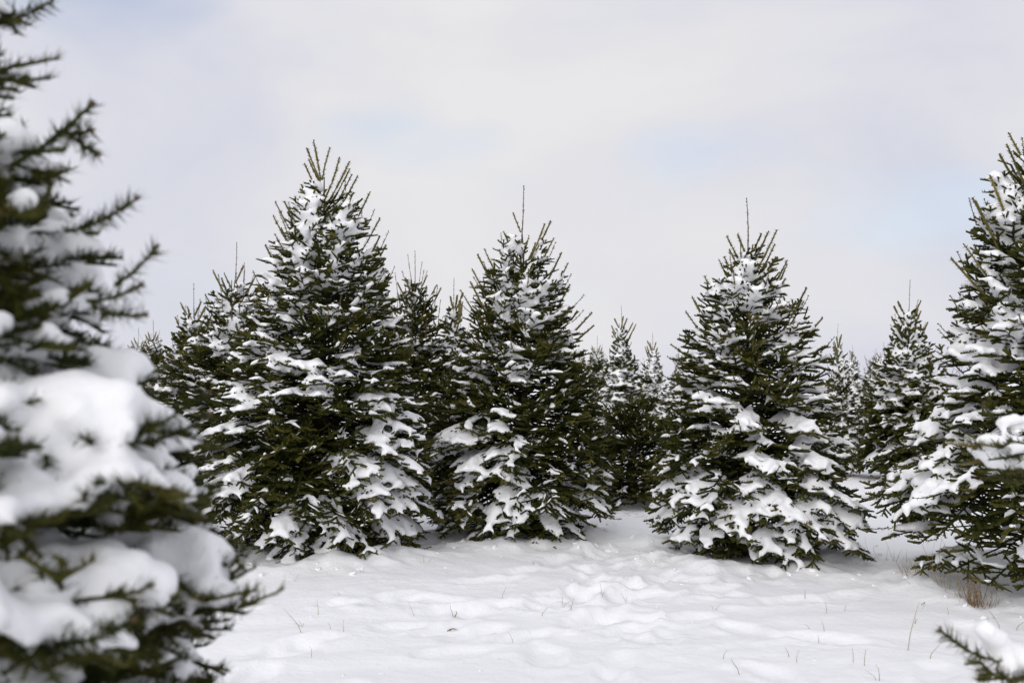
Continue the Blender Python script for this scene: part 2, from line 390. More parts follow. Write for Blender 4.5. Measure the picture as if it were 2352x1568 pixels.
def pieces(nv, E):
    """label of the connected piece each vertex belongs to"""
    lab = np.arange(nv)
    while True:
        m = np.minimum(lab[E[:, 0]], lab[E[:, 1]]); new = lab.copy()
        np.minimum.at(new, E[:, 0], m); np.minimum.at(new, E[:, 1], m); new = new[new]; new = new[new]; new = new[new]
        if (new == lab).all(): return lab
        lab = new

def dust_mesh(dust, rng):
    """thin lines of snow along single twigs: slim five-sided spindles"""
    D = np.array(dust); a, b = D[:, :3], D[:, 3:]; d = b - a; ln = np.linalg.norm(d, axis=1); t = d / ln[:, None]
    side = np.cross(t, UP); side /= np.linalg.norm(side, axis=1)[:, None] + 1e-6; nrm = np.cross(side, t)
    ang = np.arange(5) * 2 * math.pi / 5; R = []
    s0 = rng.uniform(0, .3, len(D)); s1 = rng.uniform(.6, .95, len(D)); rad = rng.uniform(.005, .010, len(D))
    for f, k in ((0, .25), (.33, 1), (.7, .85), (1, .2)):
        c = a + d * (s0 + (s1 - s0) * f)[:, None] + nrm * .006
        kr = (k * rad * rng.uniform(.75, 1.25, len(D)))[:, None, None]
        R.append(c[:, None, :] + (side[:, None] * np.cos(ang)[None, :, None] + nrm[:, None] * (np.sin(ang)[None, :, None] * .8)) * kr)
    V = np.concatenate(R, 1).reshape(-1, 3); f = []
    for r in range(3):
        for j in range(5): k = (j + 1) % 5; f += [(5 * r + j, 5 * r + k, 5 * r + 5 + k), (5 * r + j, 5 * r + 5 + k, 5 * r + 5 + j)]
    for j in (1, 2, 3): f += [(0, j + 1, j), (15, 15 + j, 16 + j)]
    F = (np.array(f)[None] + (np.arange(len(D)) * 20)[:, None, None]).reshape(-1, 3)
    return V, F

def trunk_mesh(Ht, r, rng, name='trunk'):
    n, k = 9, 14; V = []; F = []
    wob = np.cumsum(rng.normal(0, .006, (k, 2)), 0)
    for i in range(k):
        z = -0.15 + (Ht + .15) * i / (k - 1); rr = r * (1 - .93 * i / (k - 1)) * (1.25 if i == 0 else 1)
        for j in range(n):
            a = 2 * math.pi * j / n; q = rr * (1 + rng.normal(0, .05)); V.append((q * math.cos(a) + wob[i, 0] * (i > 0), q * math.sin(a) + wob[i, 1] * (i > 0), z))
    for i in range(k - 1):
        for j in range(n): F.append((i * n + j, i * n + (j + 1) % n, (i + 1) * n + (j + 1) % n, (i + 1) * n + j))
    return mesh_from(name, np.array(V), np.array(F), [M_BARK], smooth=True)

DET_MAIN = dict(dens=165, node=.060, keep=.93, tert=True, sr=.0255, dust=.13, spacing=.172, wid=.0064, voxel=.0165, core=.0088)
DET_NEAR = dict(dens=560, node=.045, keep=.95, tert=True, sr=.0265, dust=.02, spacing=.112, wid=.0034, voxel=.0105, core=.0045, nl=1.2)
DET_MID = dict(dens=105, node=.065, keep=.92, tert=True, sr=.029, dust=.07, spacing=.195, wid=.0075, voxel=.0190, core=.012)
DET_FAR = dict(dens=75, node=.070, keep=.96, tert=False, sr=.030, dust=.05, spacing=.145, wid=.0110, voxel=.026, core=.018)

def grow_fir(name, seed, det, origin, top, prof_l, prof_r, label, elev=None, shoots=(), leader=None, hints=(), base_load=.35, lbh=None,
             spikes=0, extra=(), see=None, n_clumps=0, group=None, snow_r=1.0, patch=3.6, amp=.36, trunk_r=.05, lean=(0, 0), fol=.34, see_drop=.5, twigs=(), snow_on=(), allround=False, dark=0.0, spike_len=(.12, .3)):
    """prof_l / prof_r: crown half-width at heights on the side of -x and of +x, as (heights, widths)"""
    f = Fir(seed, det, origin, base_load, hints, lbh, snow_r=snow_r, patch=patch, amp=amp); rs = f.rs
    zs_l, ws_l = prof_l; zs_r, ws_r = prof_r
    z0, z1 = min(zs_l), max(zs_l)
    R = lambda z, ph: (lambda c: float(np.interp(z, zs_l, ws_l)) * (1 - c) / 2 + float(np.interp(z, zs_r, ws_r)) * (1 + c) / 2)(math.cos(ph))
    elev = elev or ((0, .1, .25, .45, .65, .85, 1), (-30, -26, -14, 4, 22, 44, 62))
    sp = det['spacing']; z = z0; k = 0
    toward = math.atan2(-origin[1], -origin[0])
    while z < z1:
        r = max(.03, R(z, 0) * .5 + R(z, math.pi) * .5); n = max(4, int(2 * math.pi * r / sp)); off = rs.random() * 6.28
        for j in range(n):
            ph = off + 2 * math.pi * (j + rs.uniform(-.38, .38)) / n; zt = z + rs.uniform(-.5, .5) * sp * .9
            zt = max(z0 - .02, min(z1, zt)); u = zt / z1
            vis = 1.0 if allround or math.cos(ph - toward) > -.3 else .3
            rr = R(zt, ph) * (1 + rs.gauss(0, .055)) + (rs.uniform(.02, .07) if rs.random() < .12 else 0)
            if rr < .05: continue
            tip = np.array((rr * math.cos(ph), rr * math.sin(ph), zt)); el = math.radians(float(np.interp(u, *elev)) + rs.gauss(0, 7))
            if see is not None:
                q = f.o + tip
                if not see(q): 
                    if rs.random() < see_drop: continue
                    vis *= .3
            inner = False
            if rs.random() < .55 and rr > .22:          # shaded boughs deep in the crown
                ri = rr * rs.uniform(.45, .75); pi_ = ph + rs.uniform(-.5, .5)
                f.bough(np.array((0, 0, min(z1 - .02, max(.06, zt - ri * .3)))), np.array((ri * math.cos(pi_), ri * math.sin(pi_), zt)), u, vis=.12, fol=.26, load=-1)
            zb = min(z1 - .02, max(.06, zt - rr * math.tan(el) * .9)) if zt > .25 else max(.12, zt - rr * math.tan(el) * .9)
            f.bough(np.array((lean[0] * zb / z1, lean[1] * zb / z1, zb)), tip + np.array((lean[0], lean[1], 0)) * 0, u, vis=vis, fol=fol, load=-1 if inner else None)
            if not inner and vis > .5 and rs.random() < (.10 + .25 * u) * (1 if det['core'] > .005 else .25):
                hl = rs.uniform(.07, .15); el2 = el + math.radians(rs.uniform(5, 35))
                f.shoot(tip * .985, tip + hl * np.array((math.cos(ph) * math.cos(el2), math.sin(ph) * math.cos(el2), math.sin(el2))), tint=.8 if det['core'] > .005 else .5, nl=.017 if det['core'] > .005 else .023, dens=det['dens'] * (1 if det['core'] > .005 else 1.6), r=.0042 if det['core'] > .005 else .0024)
        z += sp * .82
    for (p0, tip, load, fl, ar) in extra: f.bough(np.array(p0, float), np.array(tip, float), .6, fol=fl, arch=ar, load=load)
    ax, ay = lean
    for (a_, b_) in twigs: f.shoot(a_, b_, tint=.6, nl=.024, r=.003, dens=det['dens'] * 1.3)
    for (a_, b_, lv_, r_) in snow_on: f.cover(np.array(a_, float), np.array(b_, float), lv_, r_, 1.0)
    for (tx, ty, tz) in shoots:
        f.shoot((ax + (tx - ax) * .1, ay + (ty - ay) * .1, min(z1 - .03, max(z1 * .55, tz - max(.10, 1.45 * math.hypot(tx - ax, ty - ay) + .04)))), (tx, ty, tz))
    for _ in range(spikes):
        ph = rs.uniform(0, 6.28); zt = z1 * (1 - .42 * rs.random() ** 1.3); rr = R(zt, ph) * rs.uniform(.55, 1.0)
        a = np.array((rr * math.cos(ph), rr * math.sin(ph), zt - .06)); h = rs.uniform(*spike_len)
        f.shoot(a, a + np.array((rs.gauss(0, .12) * h + .12 * h * math.cos(ph), rs.gauss(0, .12) * h, h)), tint=.95, nl=.012)
    rng = np.random.RandomState(seed + 100)
    root = obj(name, None); root.location = origin; root.empty_display_size = .2
    tag(root, label, 'tree', group)
    obj('trunk', trunk_mesh(z1, trunk_r, rng), root)
    V, F, T, MI = build_needles([q[:10] + (q[10] - dark, q[11]) for q in f.segs], det['wid'], rng, core=det['core'], long=det.get('nl', 1.0))
    c = obj('crown', mesh_from('crown', V, F, [M_TWIG, M_NEEDLE], T, MI), root); c['kind'] = 'stuff'
    ntri = ncrown = len(F)
    if leader is not None:                       # the leading shoot on top
        g = Fir(seed + 9, det, origin); g.shoot((ax, ay, z1 - .12), leader, tint=.85, nl=.014, r=.0055, dens=det['dens'] * 1.0)
        V, F, T, MI = build_needles(g.segs, det['wid'], rng)
        obj('leader_shoot', mesh_from('leader_shoot', V, F, [M_TWIG, M_NEEDLE], T, MI), c)
    rest_V, rest_F, off = [], [], 0
    if f.snow:
        co, Q, E = pile_snow(f.snow, det['voxel'], seed)
        lab = pieces(len(co), E); ids, inv, cnt = np.unique(lab, return_inverse=True, return_counts=True)
        order = np.argsort(-cnt); big = [i for i in order[:n_clumps] if cnt[i] * det['voxel'] ** 2 > .0022]
        isbig = np.zeros(len(ids), bool); isbig[big] = True
        qi = inv[Q[:, 0]]
        for i in big:
            q = Q[qi == i]; vs = np.unique(q); mp_ = np.zeros(len(co), np.int32); mp_[vs] = np.arange(len(vs))
            obj('snow_clump', mesh_from('snow_clump', co[vs], mp_[q], [M_SNOW], smooth=True), root)
        q = Q[~isbig[qi]]
        if len(q):
            vs = np.unique(q); mp_ = np.zeros(len(co), np.int32); mp_[vs] = np.arange(len(vs))
            q = mp_[q]; rest_V.append(co[vs]); rest_F.append(np.concatenate([q[:, [0, 1, 2]], q[:, [0, 2, 3]]])); off = len(vs)
        ntri += 2 * len(Q)
    if f.dust:
        V, F = dust_mesh(f.dust, rng); rest_V.append(V); rest_F.append(F + off); ntri += len(F)
    if rest_V:
        o = obj('snow', mesh_from('snow', np.concatenate(rest_V), np.concatenate(rest_F), [M_SNOW], smooth=True), root); o['kind'] = 'stuff'
    return root

def copy_fir(src, loc, rz, sc, label, group=None):
    r = src.copy(); COL.objects.link(r); r.location = loc; r.rotation_euler = (0, 0, rz); r.scale = (sc[0], sc[0], sc[1]); r['label'] = label
    if group: r['group'] = group
    for ch in list(src.children):
        c = ch.copy(); COL.objects.link(c); c.parent = r
        for g in list(ch.children):
            d = g.copy(); COL.objects.link(d); d.parent = c
    return r

def from_pixels(axis_px, base_py, rows_l, rows_r):
    """a fir in the picture -> its place on the ground, and its outline in metres"""
    Y = CAMZ * FPX / (base_py - HY); k = Y / FPX
    o = np.array(((axis_px - CX) * k, Y, 0.0))
    conv = lambda rows: tuple(np.array(a) for a in zip(*sorted(((base_py - y) * k, max(.02, abs(x - axis_px) * k)) for y, x in rows)))
    P = lambda px, py, depth=0.0: ((px - axis_px) * k, depth, (base_py - py) * k)
    return o, conv(rows_l), conv(rows_r), P, k

# ------------------------------------------------------------------ where the firs stand
T1 = from_pixels(738, 1266, [(405, 735), (440, 712), (470, 684), (500, 668), (590, 632), (700, 582), (800, 545), (900, 508), (1000, 474), (1100, 436), (1190, 452), (1255, 560)],
                            [(405, 765), (440, 800), (470, 826), (500, 842), (590, 870), (700, 903), (800, 928), (900, 950), (1000, 978), (1100, 990), (1190, 985), (1255, 960)])
T2 = from_pixels(1198, 1236, [(525, 1190), (560, 1165), (620, 1120), (660, 1105), (720, 1082), (800, 1056), (900, 1018), (1000, 986), (1100, 978), (1180, 985), (1225, 1010)],
                             [(525, 1210), (560, 1242), (620, 1276), (660, 1290), (720, 1308), (800, 1335), (900, 1372), (1000, 1400), (1100, 1412), (1180, 1392), (1225, 1350)])
T3 = from_pixels(1718, 1276, [(550, 1708), (600, 1676), (660, 1634), (710, 1608), (800, 1568), (900, 1546), (1000, 1516), (1100, 1488), (1180, 1482), (1225, 1520), (1264, 1620)],
                             [(550, 1732), (600, 1774), (660, 1806), (710, 1832), (800, 1870), (900, 1898), (1000, 1922), (1100, 1944), (1180, 1960), (1225, 1975), (1264, 1965)])
T4 = from_pixels(2412, 1340, [(300, 2400), (340, 2345), (412, 2300), (458, 2282), (568, 2252), (600, 2240), (720, 2215), (820, 2200), (925, 2182), (984, 2150), (1100, 2070), (1160, 2050), (1200, 2065), (1240, 2110)],
                             [(300, 2424), (340, 2480), (412, 2530), (568, 2590), (720, 2630), (925, 2690), (1100, 2760), (1200, 2750), (1240, 2700)])
A_POS, N_POS = (-1.13, 1.62, 0.0), (2.30, 2.40, 0.0)
for T, R, mnd in ((T1, .92, .13), (T2, .75, .10), (T3, .85, .13), (T4, 1.0, .09)): TREE_SPOTS.append((T[0][0], T[0][1], R, mnd))
build_ground()

def in_view(q, m=160):
    if q[1] < .35: return False
    px = CX + FPX * q[0] / q[1]; py = HY - (q[2] - CAMZ) * FPX / q[1]
    return -m < px < 2352 + m and -m < py < 1568 + m
def shoots_of(T, pts, seed, depth=.12):
    r = random.Random(seed); return [T[3](x, y, r.uniform(-depth, depth)) for x, y in pts]

# ------------------------------------------------------------------ the four firs in focus
h1 = [(775, 440, 45, .5), (705, 490, 35, .45), (700, 545, 35, .35), (805, 550, 35, .5), (705, 615, 60, .5), (775, 655, 45, .5), (835, 640, 35, .4), (745, 735, 32, .5), (865, 735, 60, .5), (640, 745, 45, .5),
      (640, 850, 60, .75), (720, 860, 50, .6), (790, 885, 50, .5), (850, 870, 40, .45), (693, 915, 32, .5), (585, 985, 48, .7), (880, 1000, 65, .4), (810, 1085, 45, .6), (850, 1125, 70, .5), (930, 1120, 55, .5),
      (900, 1210, 60, .6), (530, 1150, 45, .6), (600, 1195, 60, .55), (700, 1240, 55, .7), (500, 905, 30, .4), (460, 1070, 35, .5), (940, 960, 35, .4), (560, 900, 30, .3),
      (750, 580, 40, -.4), (790, 790, 75, -.6), (720, 800, 50, -.5), (690, 1060, 110, -.75), (600, 1060, 50, -.5), (760, 1180, 60, -.5), (640, 930, 35, -.3), (770, 960, 35, -.2)]
grow_fir('fir_tree', 1, DET_MAIN, T1[0], None, T1[1], T1[2], 'tallest full fir without a spire, snow laden, its snowy hem spread left of centre', hints=h1, lbh=((0, .2, .35, 1.6, 2.8), (.2, .15, 0, .06, .26)), base_load=.42, n_clumps=300, trunk_r=.055,
         shoots=shoots_of(T1, [(724, 328), (711, 348), (711, 368), (762, 346), (785, 370), (804, 373), (798, 382), (804, 397), (818, 400), (704, 381), (692, 424), (852, 445), (638, 468), (660, 468), (633, 499), (639, 520), (630, 543), (605, 560), (869, 498), (875, 546), (888, 565)], 4))
h2 = [(1130, 600, 40, .5), (1200, 600, 30, .4), (1190, 640, 40, .4), (1250, 600, 30, .3), (1220, 720, 45, .6), (1250, 690, 35, .6), (1120, 700, 40, .4), (1170, 790, 45, .6), (1300, 740, 40, .4), (1290, 830, 40, .3), (1240, 870, 40, .4),
      (1190, 880, 25, .4), (1080, 860, 40, .3), (1100, 975, 35, .5), (1170, 1000, 50, .6), (1190, 1050, 40, .6), (1080, 1090, 55, .7), (1040, 1040, 50, .4), (1100, 1140, 30, .5), (1200, 1190, 40, .7), (1120, 1210, 30, .5), (1300, 1200, 50, .3), (1240, 1130, 30, .3),
      (1230, 950, 50, -.5), (1330, 950, 70, -.6), (1340, 1060, 80, -.55), (1260, 1040, 45, -.5), (1060, 760, 40, -.4), (1170, 870, 30, -.3), (1060, 920, 35, -.2)]
grow_fir('fir_tree', 2, DET_MAIN, T2[0], None, T2[1], T2[2], 'middle fir with a tall thin spire, bare green boughs low on one side', hints=h2, lbh=((0, .2, .35, 1.6, 2.8), (.15, .1, 0, .06, .26)), base_load=.40, n_clumps=300, leader=T2[3](1203, 428), trunk_r=.05,
         shoots=shoots_of(T2, [(1179, 488), (1157, 530), (1154, 553), (1112, 569), (1097, 583), (1266, 504), (1250, 520), (1271, 548), (1291, 577), (1305, 603), (1084, 615), (1082, 650), (1308, 654), (1059, 669), (1359, 718), (1364, 747), (1305, 707), (1215, 545), (1230, 560), (1190, 550)], 5))
h3 = [(1660, 650, 55, .5), (1730, 640, 40, .5), (1790, 680, 40, .4), (1640, 690, 40, .4), (1800, 790, 50, .3), (1700, 790, 40, .3), (1620, 800, 35, .4), (1650, 910, 55, .75), (1690, 960, 45, .6), (1720, 990, 35, .5), (1560, 960, 55, .5),
      (1710, 1060, 45, .65), (1760, 1110, 50, .65), (1780, 1140, 30, .6), (1880, 960, 30, .4), (1860, 1000, 40, .5), (1900, 1060, 40, .4), (1880, 1080, 40, .4), (1850, 1190, 40, .3), (1930, 1200, 60, .7), (1960, 1230, 45, .6),
      (1560, 1130, 45, .5), (1610, 1180, 40, .5), (1530, 1150, 40, .4), (1680, 1180, 40, .3), (1760, 1240, 45, .8), (1720, 1270, 40, .7), (1840, 1250, 40, .4), (1900, 860, 30, .4),
      (1760, 870, 60, -.35), (1820, 900, 50, -.4), (1790, 1010, 50, -.5), (1830, 1120, 40, -.5), (1640, 1100, 50, -.35), (1690, 720, 30, -.2), (1620, 1030, 40, -.3)]
grow_fir('fir_tree', 3, DET_MAIN, T3[0], None, T3[1], T3[2], 'broad snowy fir with one straight spire, alone at the far edge of the trodden path', hints=h3, lbh=((0, .2, .35, 1.3, 2.5), (.2, .15, 0, .1, .34)), base_load=.43, n_clumps=300, leader=T3[3](1715, 457), trunk_r=.05,
         shoots=shoots_of(T3, [(1675, 540), (1700, 535), (1748, 537), (1760, 535), (1774, 535), (1782, 560), (1651, 597), (1682, 574), (1805, 600), (1813, 606), (1847, 663), (1594, 680), (1579, 714), (1541, 791), (1619, 634), (1850, 691), (1882, 731), (1665, 590), (1690, 600), (1740, 575), (1630, 650), (1770, 640), (1735, 560)], 6))
h4 = [(2320, 420, 60, .5), (2270, 500, 50, .6), (2320, 480, 40, .5), (2310, 570, 35, .5), (2290, 640, 50, .6), (2270, 730, 50, .55), (2330, 740, 35, .4), (2200, 820, 50, .75), (2220, 850, 40, .7), (2150, 935, 45, .8), (2280, 880, 30, .6), (2250, 800, 30, .3),
      (2130, 1150, 60, .95), (2090, 1140, 40, .6), (2110, 1020, 25, .5), (2210, 1010, 40, .6), (2250, 1150, 40, .2), (2330, 1000, 60, .2), (2310, 620, 40, -.3), (2280, 940, 50, -.5), (2200, 940, 40, -.4), (2250, 1250, 90, -.6), (2330, 850, 60, -.3), (2320, 1180, 80, -.5)]
grow_fir('fir_tree', 4, DET_MAIN, T4[0], None, T4[1], T4[2], 'cropped fir at the edge of the picture with dry grass at its foot', hints=h4, base_load=.40, n_clumps=300, trunk_r=.06, snow_r=1.2, extra=[((0, 0, .32), (-.88, -.1, .12), .55, .34, .05), ((0, 0, .36), (-.80, -.35, .14), .3, .34, .05), ((0, 0, .4), (-.98, .1, .30), .85, .34, .03), ((0, 0, .36), (-.5, -.72, .14), .2, .36, .05), ((0, 0, .36), (-.2, -.88, .17), .2, .36, .05), ((0, 0, .34), (-.66, -.55, .10), .3, .36, .05), ((0, 0, .34), (-.35, -.6, .09), .2, .36, .05), ((0, 0, .3), (-.05, -.7, .1), .2, .36, .05)], see=in_view, see_drop=.6,
         shoots=shoots_of(T4, [(2310, 310), (2298, 340), (2303, 352), (2345, 322), (2360, 300), (2400, 250), (2440, 300), (2480, 330), (2255, 412), (2232, 457), (2225, 470), (2198, 566), (2182, 594)], 7))

# ------------------------------------------------------------------ the two firs close to the camera
hA = [(30, 110, 60, .6), (120, 225, 40, .4), (90, 320, 80, .7), (110, 400, 60, .5), (15, 465, 45, .7), (110, 495, 60, .6), (210, 485, 60, .6), (220, 640, 110, .9), (40, 740, 70, .8), (170, 830, 130, .9), (95, 930, 50, .6), (270, 940, 70, .5),
      (100, 1060, 120, .8), (340, 1060, 120, .9), (210, 1130, 110, .7), (30, 1220, 50, .7), (200, 1200, 50, .4), (240, 1290, 90, .7), (430, 1120, 70, .6), (560, 1230, 90, .8), (470, 1330, 110, .8), (310, 1430, 110, .8), (130, 1260, 50, .4), (40, 1520, 70, .5), (420, 1540, 60, .5),
      (50, 610, 60, -.7), (60, 900, 40, -.4), (200, 1000, 45, -.6), (80, 1400, 90, -.8), (150, 1490, 60, -.6), (310, 1250, 40, -.5), (100, 600, 50, -.5), (540, 1440, 60, -.5), (420, 1230, 45, -.4)]
def near_profile(pts): return (np.array([p[0] for p in pts]), np.array([p[1] for p in pts]))
pA = near_profile([(.30, .60), (.755, .58), (.865, .60), (.99, .60), (1.085, .58), (1.2, .51), (1.3, .46), (1.4, .40), (1.51, .385), (1.745, .29), (1.92, .20), (2.2, .13), (2.6, .09), (2.8, .04)])
WA = lambda px, py, Y: world(px, py, Y) - np.array(A_POS)
grow_fir('fir_tree', 21, DET_NEAR, A_POS, None, pA, pA, 'blurred fir close to the camera, cut off by the picture edge, thick snow pads', hints=[(a, b, r * .85, w_ * (.75 if b > 500 else .85)) for a, b, r, w_ in hA], base_load=.32, lbh=((0, .95, 1.1, 1.3, 1.6, 2.0), (.12, .12, 0, 0, .2, .3)), n_clumps=120, see=in_view, see_drop=.85, dark=.08, snow_r=1.12, fol=.23, patch=4.5, trunk_r=.06,
         twigs=[(WA(185, 522, 1.62), WA(312, 458, 1.58)), (WA(265, 655, 1.62), WA(358, 570, 1.60)), (WA(160, 305, 1.7), WA(222, 350, 1.66)), (WA(130, 300, 1.7), WA(208, 300, 1.68)), (WA(-120, 90, 1.75), WA(30, 30, 1.72)), (WA(-60, 60, 1.75), WA(120, 2, 1.70)), (WA(210, 700, 1.6), WA(328, 722, 1.55)), (WA(200, 690, 1.6), WA(322, 655, 1.57))])
WN = lambda px, py, Y: world(px, py, Y) - np.array(N_POS)
pN = near_profile([(.10, .62), (.4, .70), (.8, .66), (1.2, .55), (1.6, .40), (2.0, .24), (2.3, .08)])
grow_fir('fir_tree', 22, DET_NEAR, N_POS, None, pN, pN, 'blurred near fir of which only two snowy branch ends reach into the picture', base_load=.45, n_clumps=20, see=in_view, see_drop=.96, snow_r=.85, trunk_r=.05,
         twigs=[(WN(2300, 1520, 2.05), WN(2160, 1446, 2.0)), (WN(2352, 1560, 2.05), WN(2290, 1540, 2.0)), (WN(2330, 1010, 2.75), WN(2260, 932, 2.72))],
         snow_on=[(WN(2255, 1470, 2.06), WN(2400, 1570, 2.1), .8, .030), (WN(2290, 1530, 2.08), WN(2420, 1600, 2.1), .9, .036), (WN(2300, 985, 2.72), WN(2400, 960, 2.75), .7, .03), (WN(2300, 1040, 2.70), WN(2400, 1030, 2.75), .8, .032), (WN(2260, 1050, 2.7), WN(2330, 1080, 2.7), .8, .032)],
         extra=[(np.array((-.03, 0, .66)), WN(2300, 1560, 2.05), .72, .26, .10), (np.array((-.03, .05, 1.0)), WN(2232, 1030, 2.7), .8, .26, .03), (np.array((-.03, .05, .95)), WN(2290, 1075, 2.7), .75, .22, .05)])

# ------------------------------------------------------------------ the firs behind
def cone(H, R, p=.62, foot=.8):
    z = np.linspace(.06, 1, 14); return (z * H, R * np.maximum(.03, (1 - z)) ** p * np.interp(z, (0, .18, 1), (foot, 1, 1)))
def spot(px, top_py, H):
    Y = (H - CAMZ) * FPX / (HY - top_py); return np.array(((px - CX) / FPX * Y, Y, 0.0))
c = cone(2.35, .95); oB1 = spot(537, 562, 2.72)
grow_fir('fir_tree', 31, DET_MID, oB1, None, c, c, 'shaggy fir with many thin bare spikes on top, just behind the tallest fir', base_load=.66, n_clumps=120, leader=(.03, 0, 2.74), spikes=26, trunk_r=.05, amp=.4, patch=4.5,
         shoots=[(-.22, 0, 2.45), (-.16, .1, 2.38), (-.1, 0, 2.42), (.1, 0, 2.5), (.2, .1, 2.4), (.28, 0, 2.3), (-.3, 0, 2.2), (.36, 0, 2.2)], lbh=((0, 1.0, 1.6, 2.6), (-.25, -.2, .15, .25)))
c = cone(2.45, .85); oB4 = spot(953, 577, 2.78)
grow_fir('fir_tree', 32, DET_MID, oB4, None, c, c, 'dark spiky fir in the gap between the tallest fir and the middle fir', base_load=.52, n_clumps=120, leader=(0, 0, 2.78), spikes=34, trunk_r=.05, amp=.4, patch=4.5, spike_len=(.15, .36),
         shoots=[(-.2, 0, 2.42), (.14, 0, 2.5), (.24, .1, 2.4), (-.1, -.1, 2.46), (.3, 0, 2.36), (-.3, .1, 2.2)], lbh=((0, 1.5, 2.6), (-.15, -.1, .22)))
c = cone(2.25, .80)
far_a = grow_fir('fir_tree', 33, DET_FAR, spot(445, 652, 2.6), None, c, c, 'small fir with a single bare spire, behind the shaggy spiky fir', base_load=.68, n_clumps=0, allround=True, leader=(0, 0, 2.6), spikes=8, trunk_r=.045, amp=.3, patch=5, snow_r=.95,
         shoots=[(-.18, 0, 2.35), (-.12, .1, 2.3), (.1, 0, 2.36), (.16, 0, 2.3), (-.25, 0, 2.15), (.22, .1, 2.2)], group='firs in the rows behind')
c = cone(2.2, .72, .66)
far_b = grow_fir('fir_tree', 34, DET_FAR, spot(2087, 643, 2.6), None, c, c, 'neat conical fir with a forked thin top, green below, beside the cropped fir', base_load=.78, n_clumps=0, allround=True, leader=(.02, 0, 2.6), spikes=0, trunk_r=.045, amp=.3, patch=5,
         shoots=[(-.19, 0, 2.26), (.16, 0, 2.33), (.2, .1, 2.2), (-.1, .1, 2.33), (.1, -.05, 2.22), (-.22, 0, 2.12), (.25, 0, 2.05)], lbh=((0, .9, 1.5, 2.4), (-.42, -.3, .1, .2)), group='firs in the rows behind')
c = cone(2.2, .60, .68)
far_c = grow_fir('fir_tree', 35, DET_FAR, spot(1427, 702, 2.6), None, c, c, 'snowy fir with a short spire in the gap between the middle and the broad fir', base_load=.76, n_clumps=0, allround=True, leader=(0, 0, 2.6), spikes=4, trunk_r=.045, amp=.3, patch=5,
         shoots=[(-.12, 0, 2.38), (.1, 0, 2.38), (.2, 0, 2.3), (.26, 0, 2.28), (-.17, 0, 2.25), (.05, .1, 2.42)], group='firs in the rows behind')
G = 'firs in the rows behind'
copy_fir(far_c, spot(1499, 765, 2.25), 2.1, (.95, .866), 'round snowy fir with a tall bare spire beside the broad fir', G)
copy_fir(far_c, spot(1925, 745, 2.05), 4.0, (.62, .79), 'farthest small dark fir seen past the broad fir', G)
copy_fir(far_a, spot(352, 735, 2.5), 1.3, (1, .96), 'little fir with a spire lowest in the row beside the blurred fir', G)
copy_fir(far_a, spot(318, 752, 2.4), 3.3, (.9, .92), 'faint farthest fir top at the end of the row, by the bare shrub', G)
copy_fir(far_c, spot(1043, 640, 2.6), 5.2, (1, 1), 'fir with an upright spire peeping over beside the middle fir', G)
copy_fir(far_b, spot(2148, 785, 2.0) + np.array((0, 2.5, 0)), 2.6, (1.0, .80), 'pale low fir half hidden between the neat conical fir and the cropped fir', G)
copy_fir(far_a, np.array((-3.9, 9.2, 0)), 4.4, (1.0, .66), 'short fir showing dark through the boughs of the blurred fir', G)
copy_fir(far_a, spot(1372, 770, 2.3), .6, (.9, .88), 'fir with a hair thin spire, nearly hidden behind the middle fir', G)
for src, px, top, H, rz, lab in ((far_c, 1958, 792, 2.3, 1.0, 'tiny distant fir top beside the farthest small dark fir'), (far_a, 2012, 800, 2.2, 2.0, 'tiny distant fir showing low beside the neat conical fir'), (far_c, 1560, 800, 2.3, 3.0, 'tiny distant fir low in the gap beside the broad fir'),
                                  (far_a, 1330, 790, 2.3, 5.0, 'tiny distant fir peeping out behind the middle fir'), (far_a, 285, 800, 2.2, .4, 'tiny distant fir beside the bare shrub'), (far_c, 2120, 790, 2.3, 4.4, 'tiny distant fir between the neat conical fir and the pale low fir')):
    copy_fir(src, spot(px, top, H), rz, (.9, H / 2.6), lab, G)
# a low fir without snow fills the gap in the middle
c = cone(1.15, .85, .5, 1.0)
grow_fir('fir_tree', 36, dict(DET_MID, dens=300, wid=.0045), np.array(((1455 - CX) / FPX * 10.6, 10.6, 0)), None, c, c, 'low green fir without snow, in the gap between the middle and the broad fir', base_load=-.2, trunk_r=.04, elev=((0, .5, 1), (5, 25, 45)), amp=.3)

# ------------------------------------------------------------------ small things
def stems_mesh(name, stems, mat):
    """stems: list of (points, radius, tint); each a thin four-sided bent stalk"""
    V, F, T = [], [], []
    for pts, r, tn in stems:
        pts = np.array(pts, float); n = len(pts); b = len(V)
        for i in range(n):
            t = unit(pts[min(i + 1, n - 1)] - pts[max(i - 1, 0)]); s = unit(np.cross(t, (0.3, .9, .2))); q = np.cross(s, t); rr = r * (1 - .65 * i / (n - 1))
            for k in range(4):
                a = k * math.pi / 2; V.append(pts[i] + (s * math.cos(a) + q * math.sin(a)) * rr); T.append(tn)
        for i in range(n - 1):
            for k in range(4): F.append((b + 4 * i + k, b + 4 * i + (k + 1) % 4, b + 4 * i + 4 + (k + 1) % 4, b + 4 * i + 4 + k))
    return mesh_from(name, np.array(V), np.array(F), [mat], T)
rg = random.Random(77)
def on_ground(px, py):
    Y = CAMZ * FPX / (py - HY); x = (px - CX) / FPX * Y; z = float(ground_h(np.array([x]), np.array([Y]))[0]); return np.array((x, Y, z))
def stalk(p, dx, h, r=.0016, bend=.15):
    top = np.array((dx, rg.uniform(-.05, .05), h)); side = np.array((rg.uniform(-1, 1), rg.uniform(-.4, .4), 0)) * bend * h
    return [(-.05 * UP + 0 * top), top * .33 + side * .5, top * .7 + side * .7, top], r, rg.uniform(.25, .9)
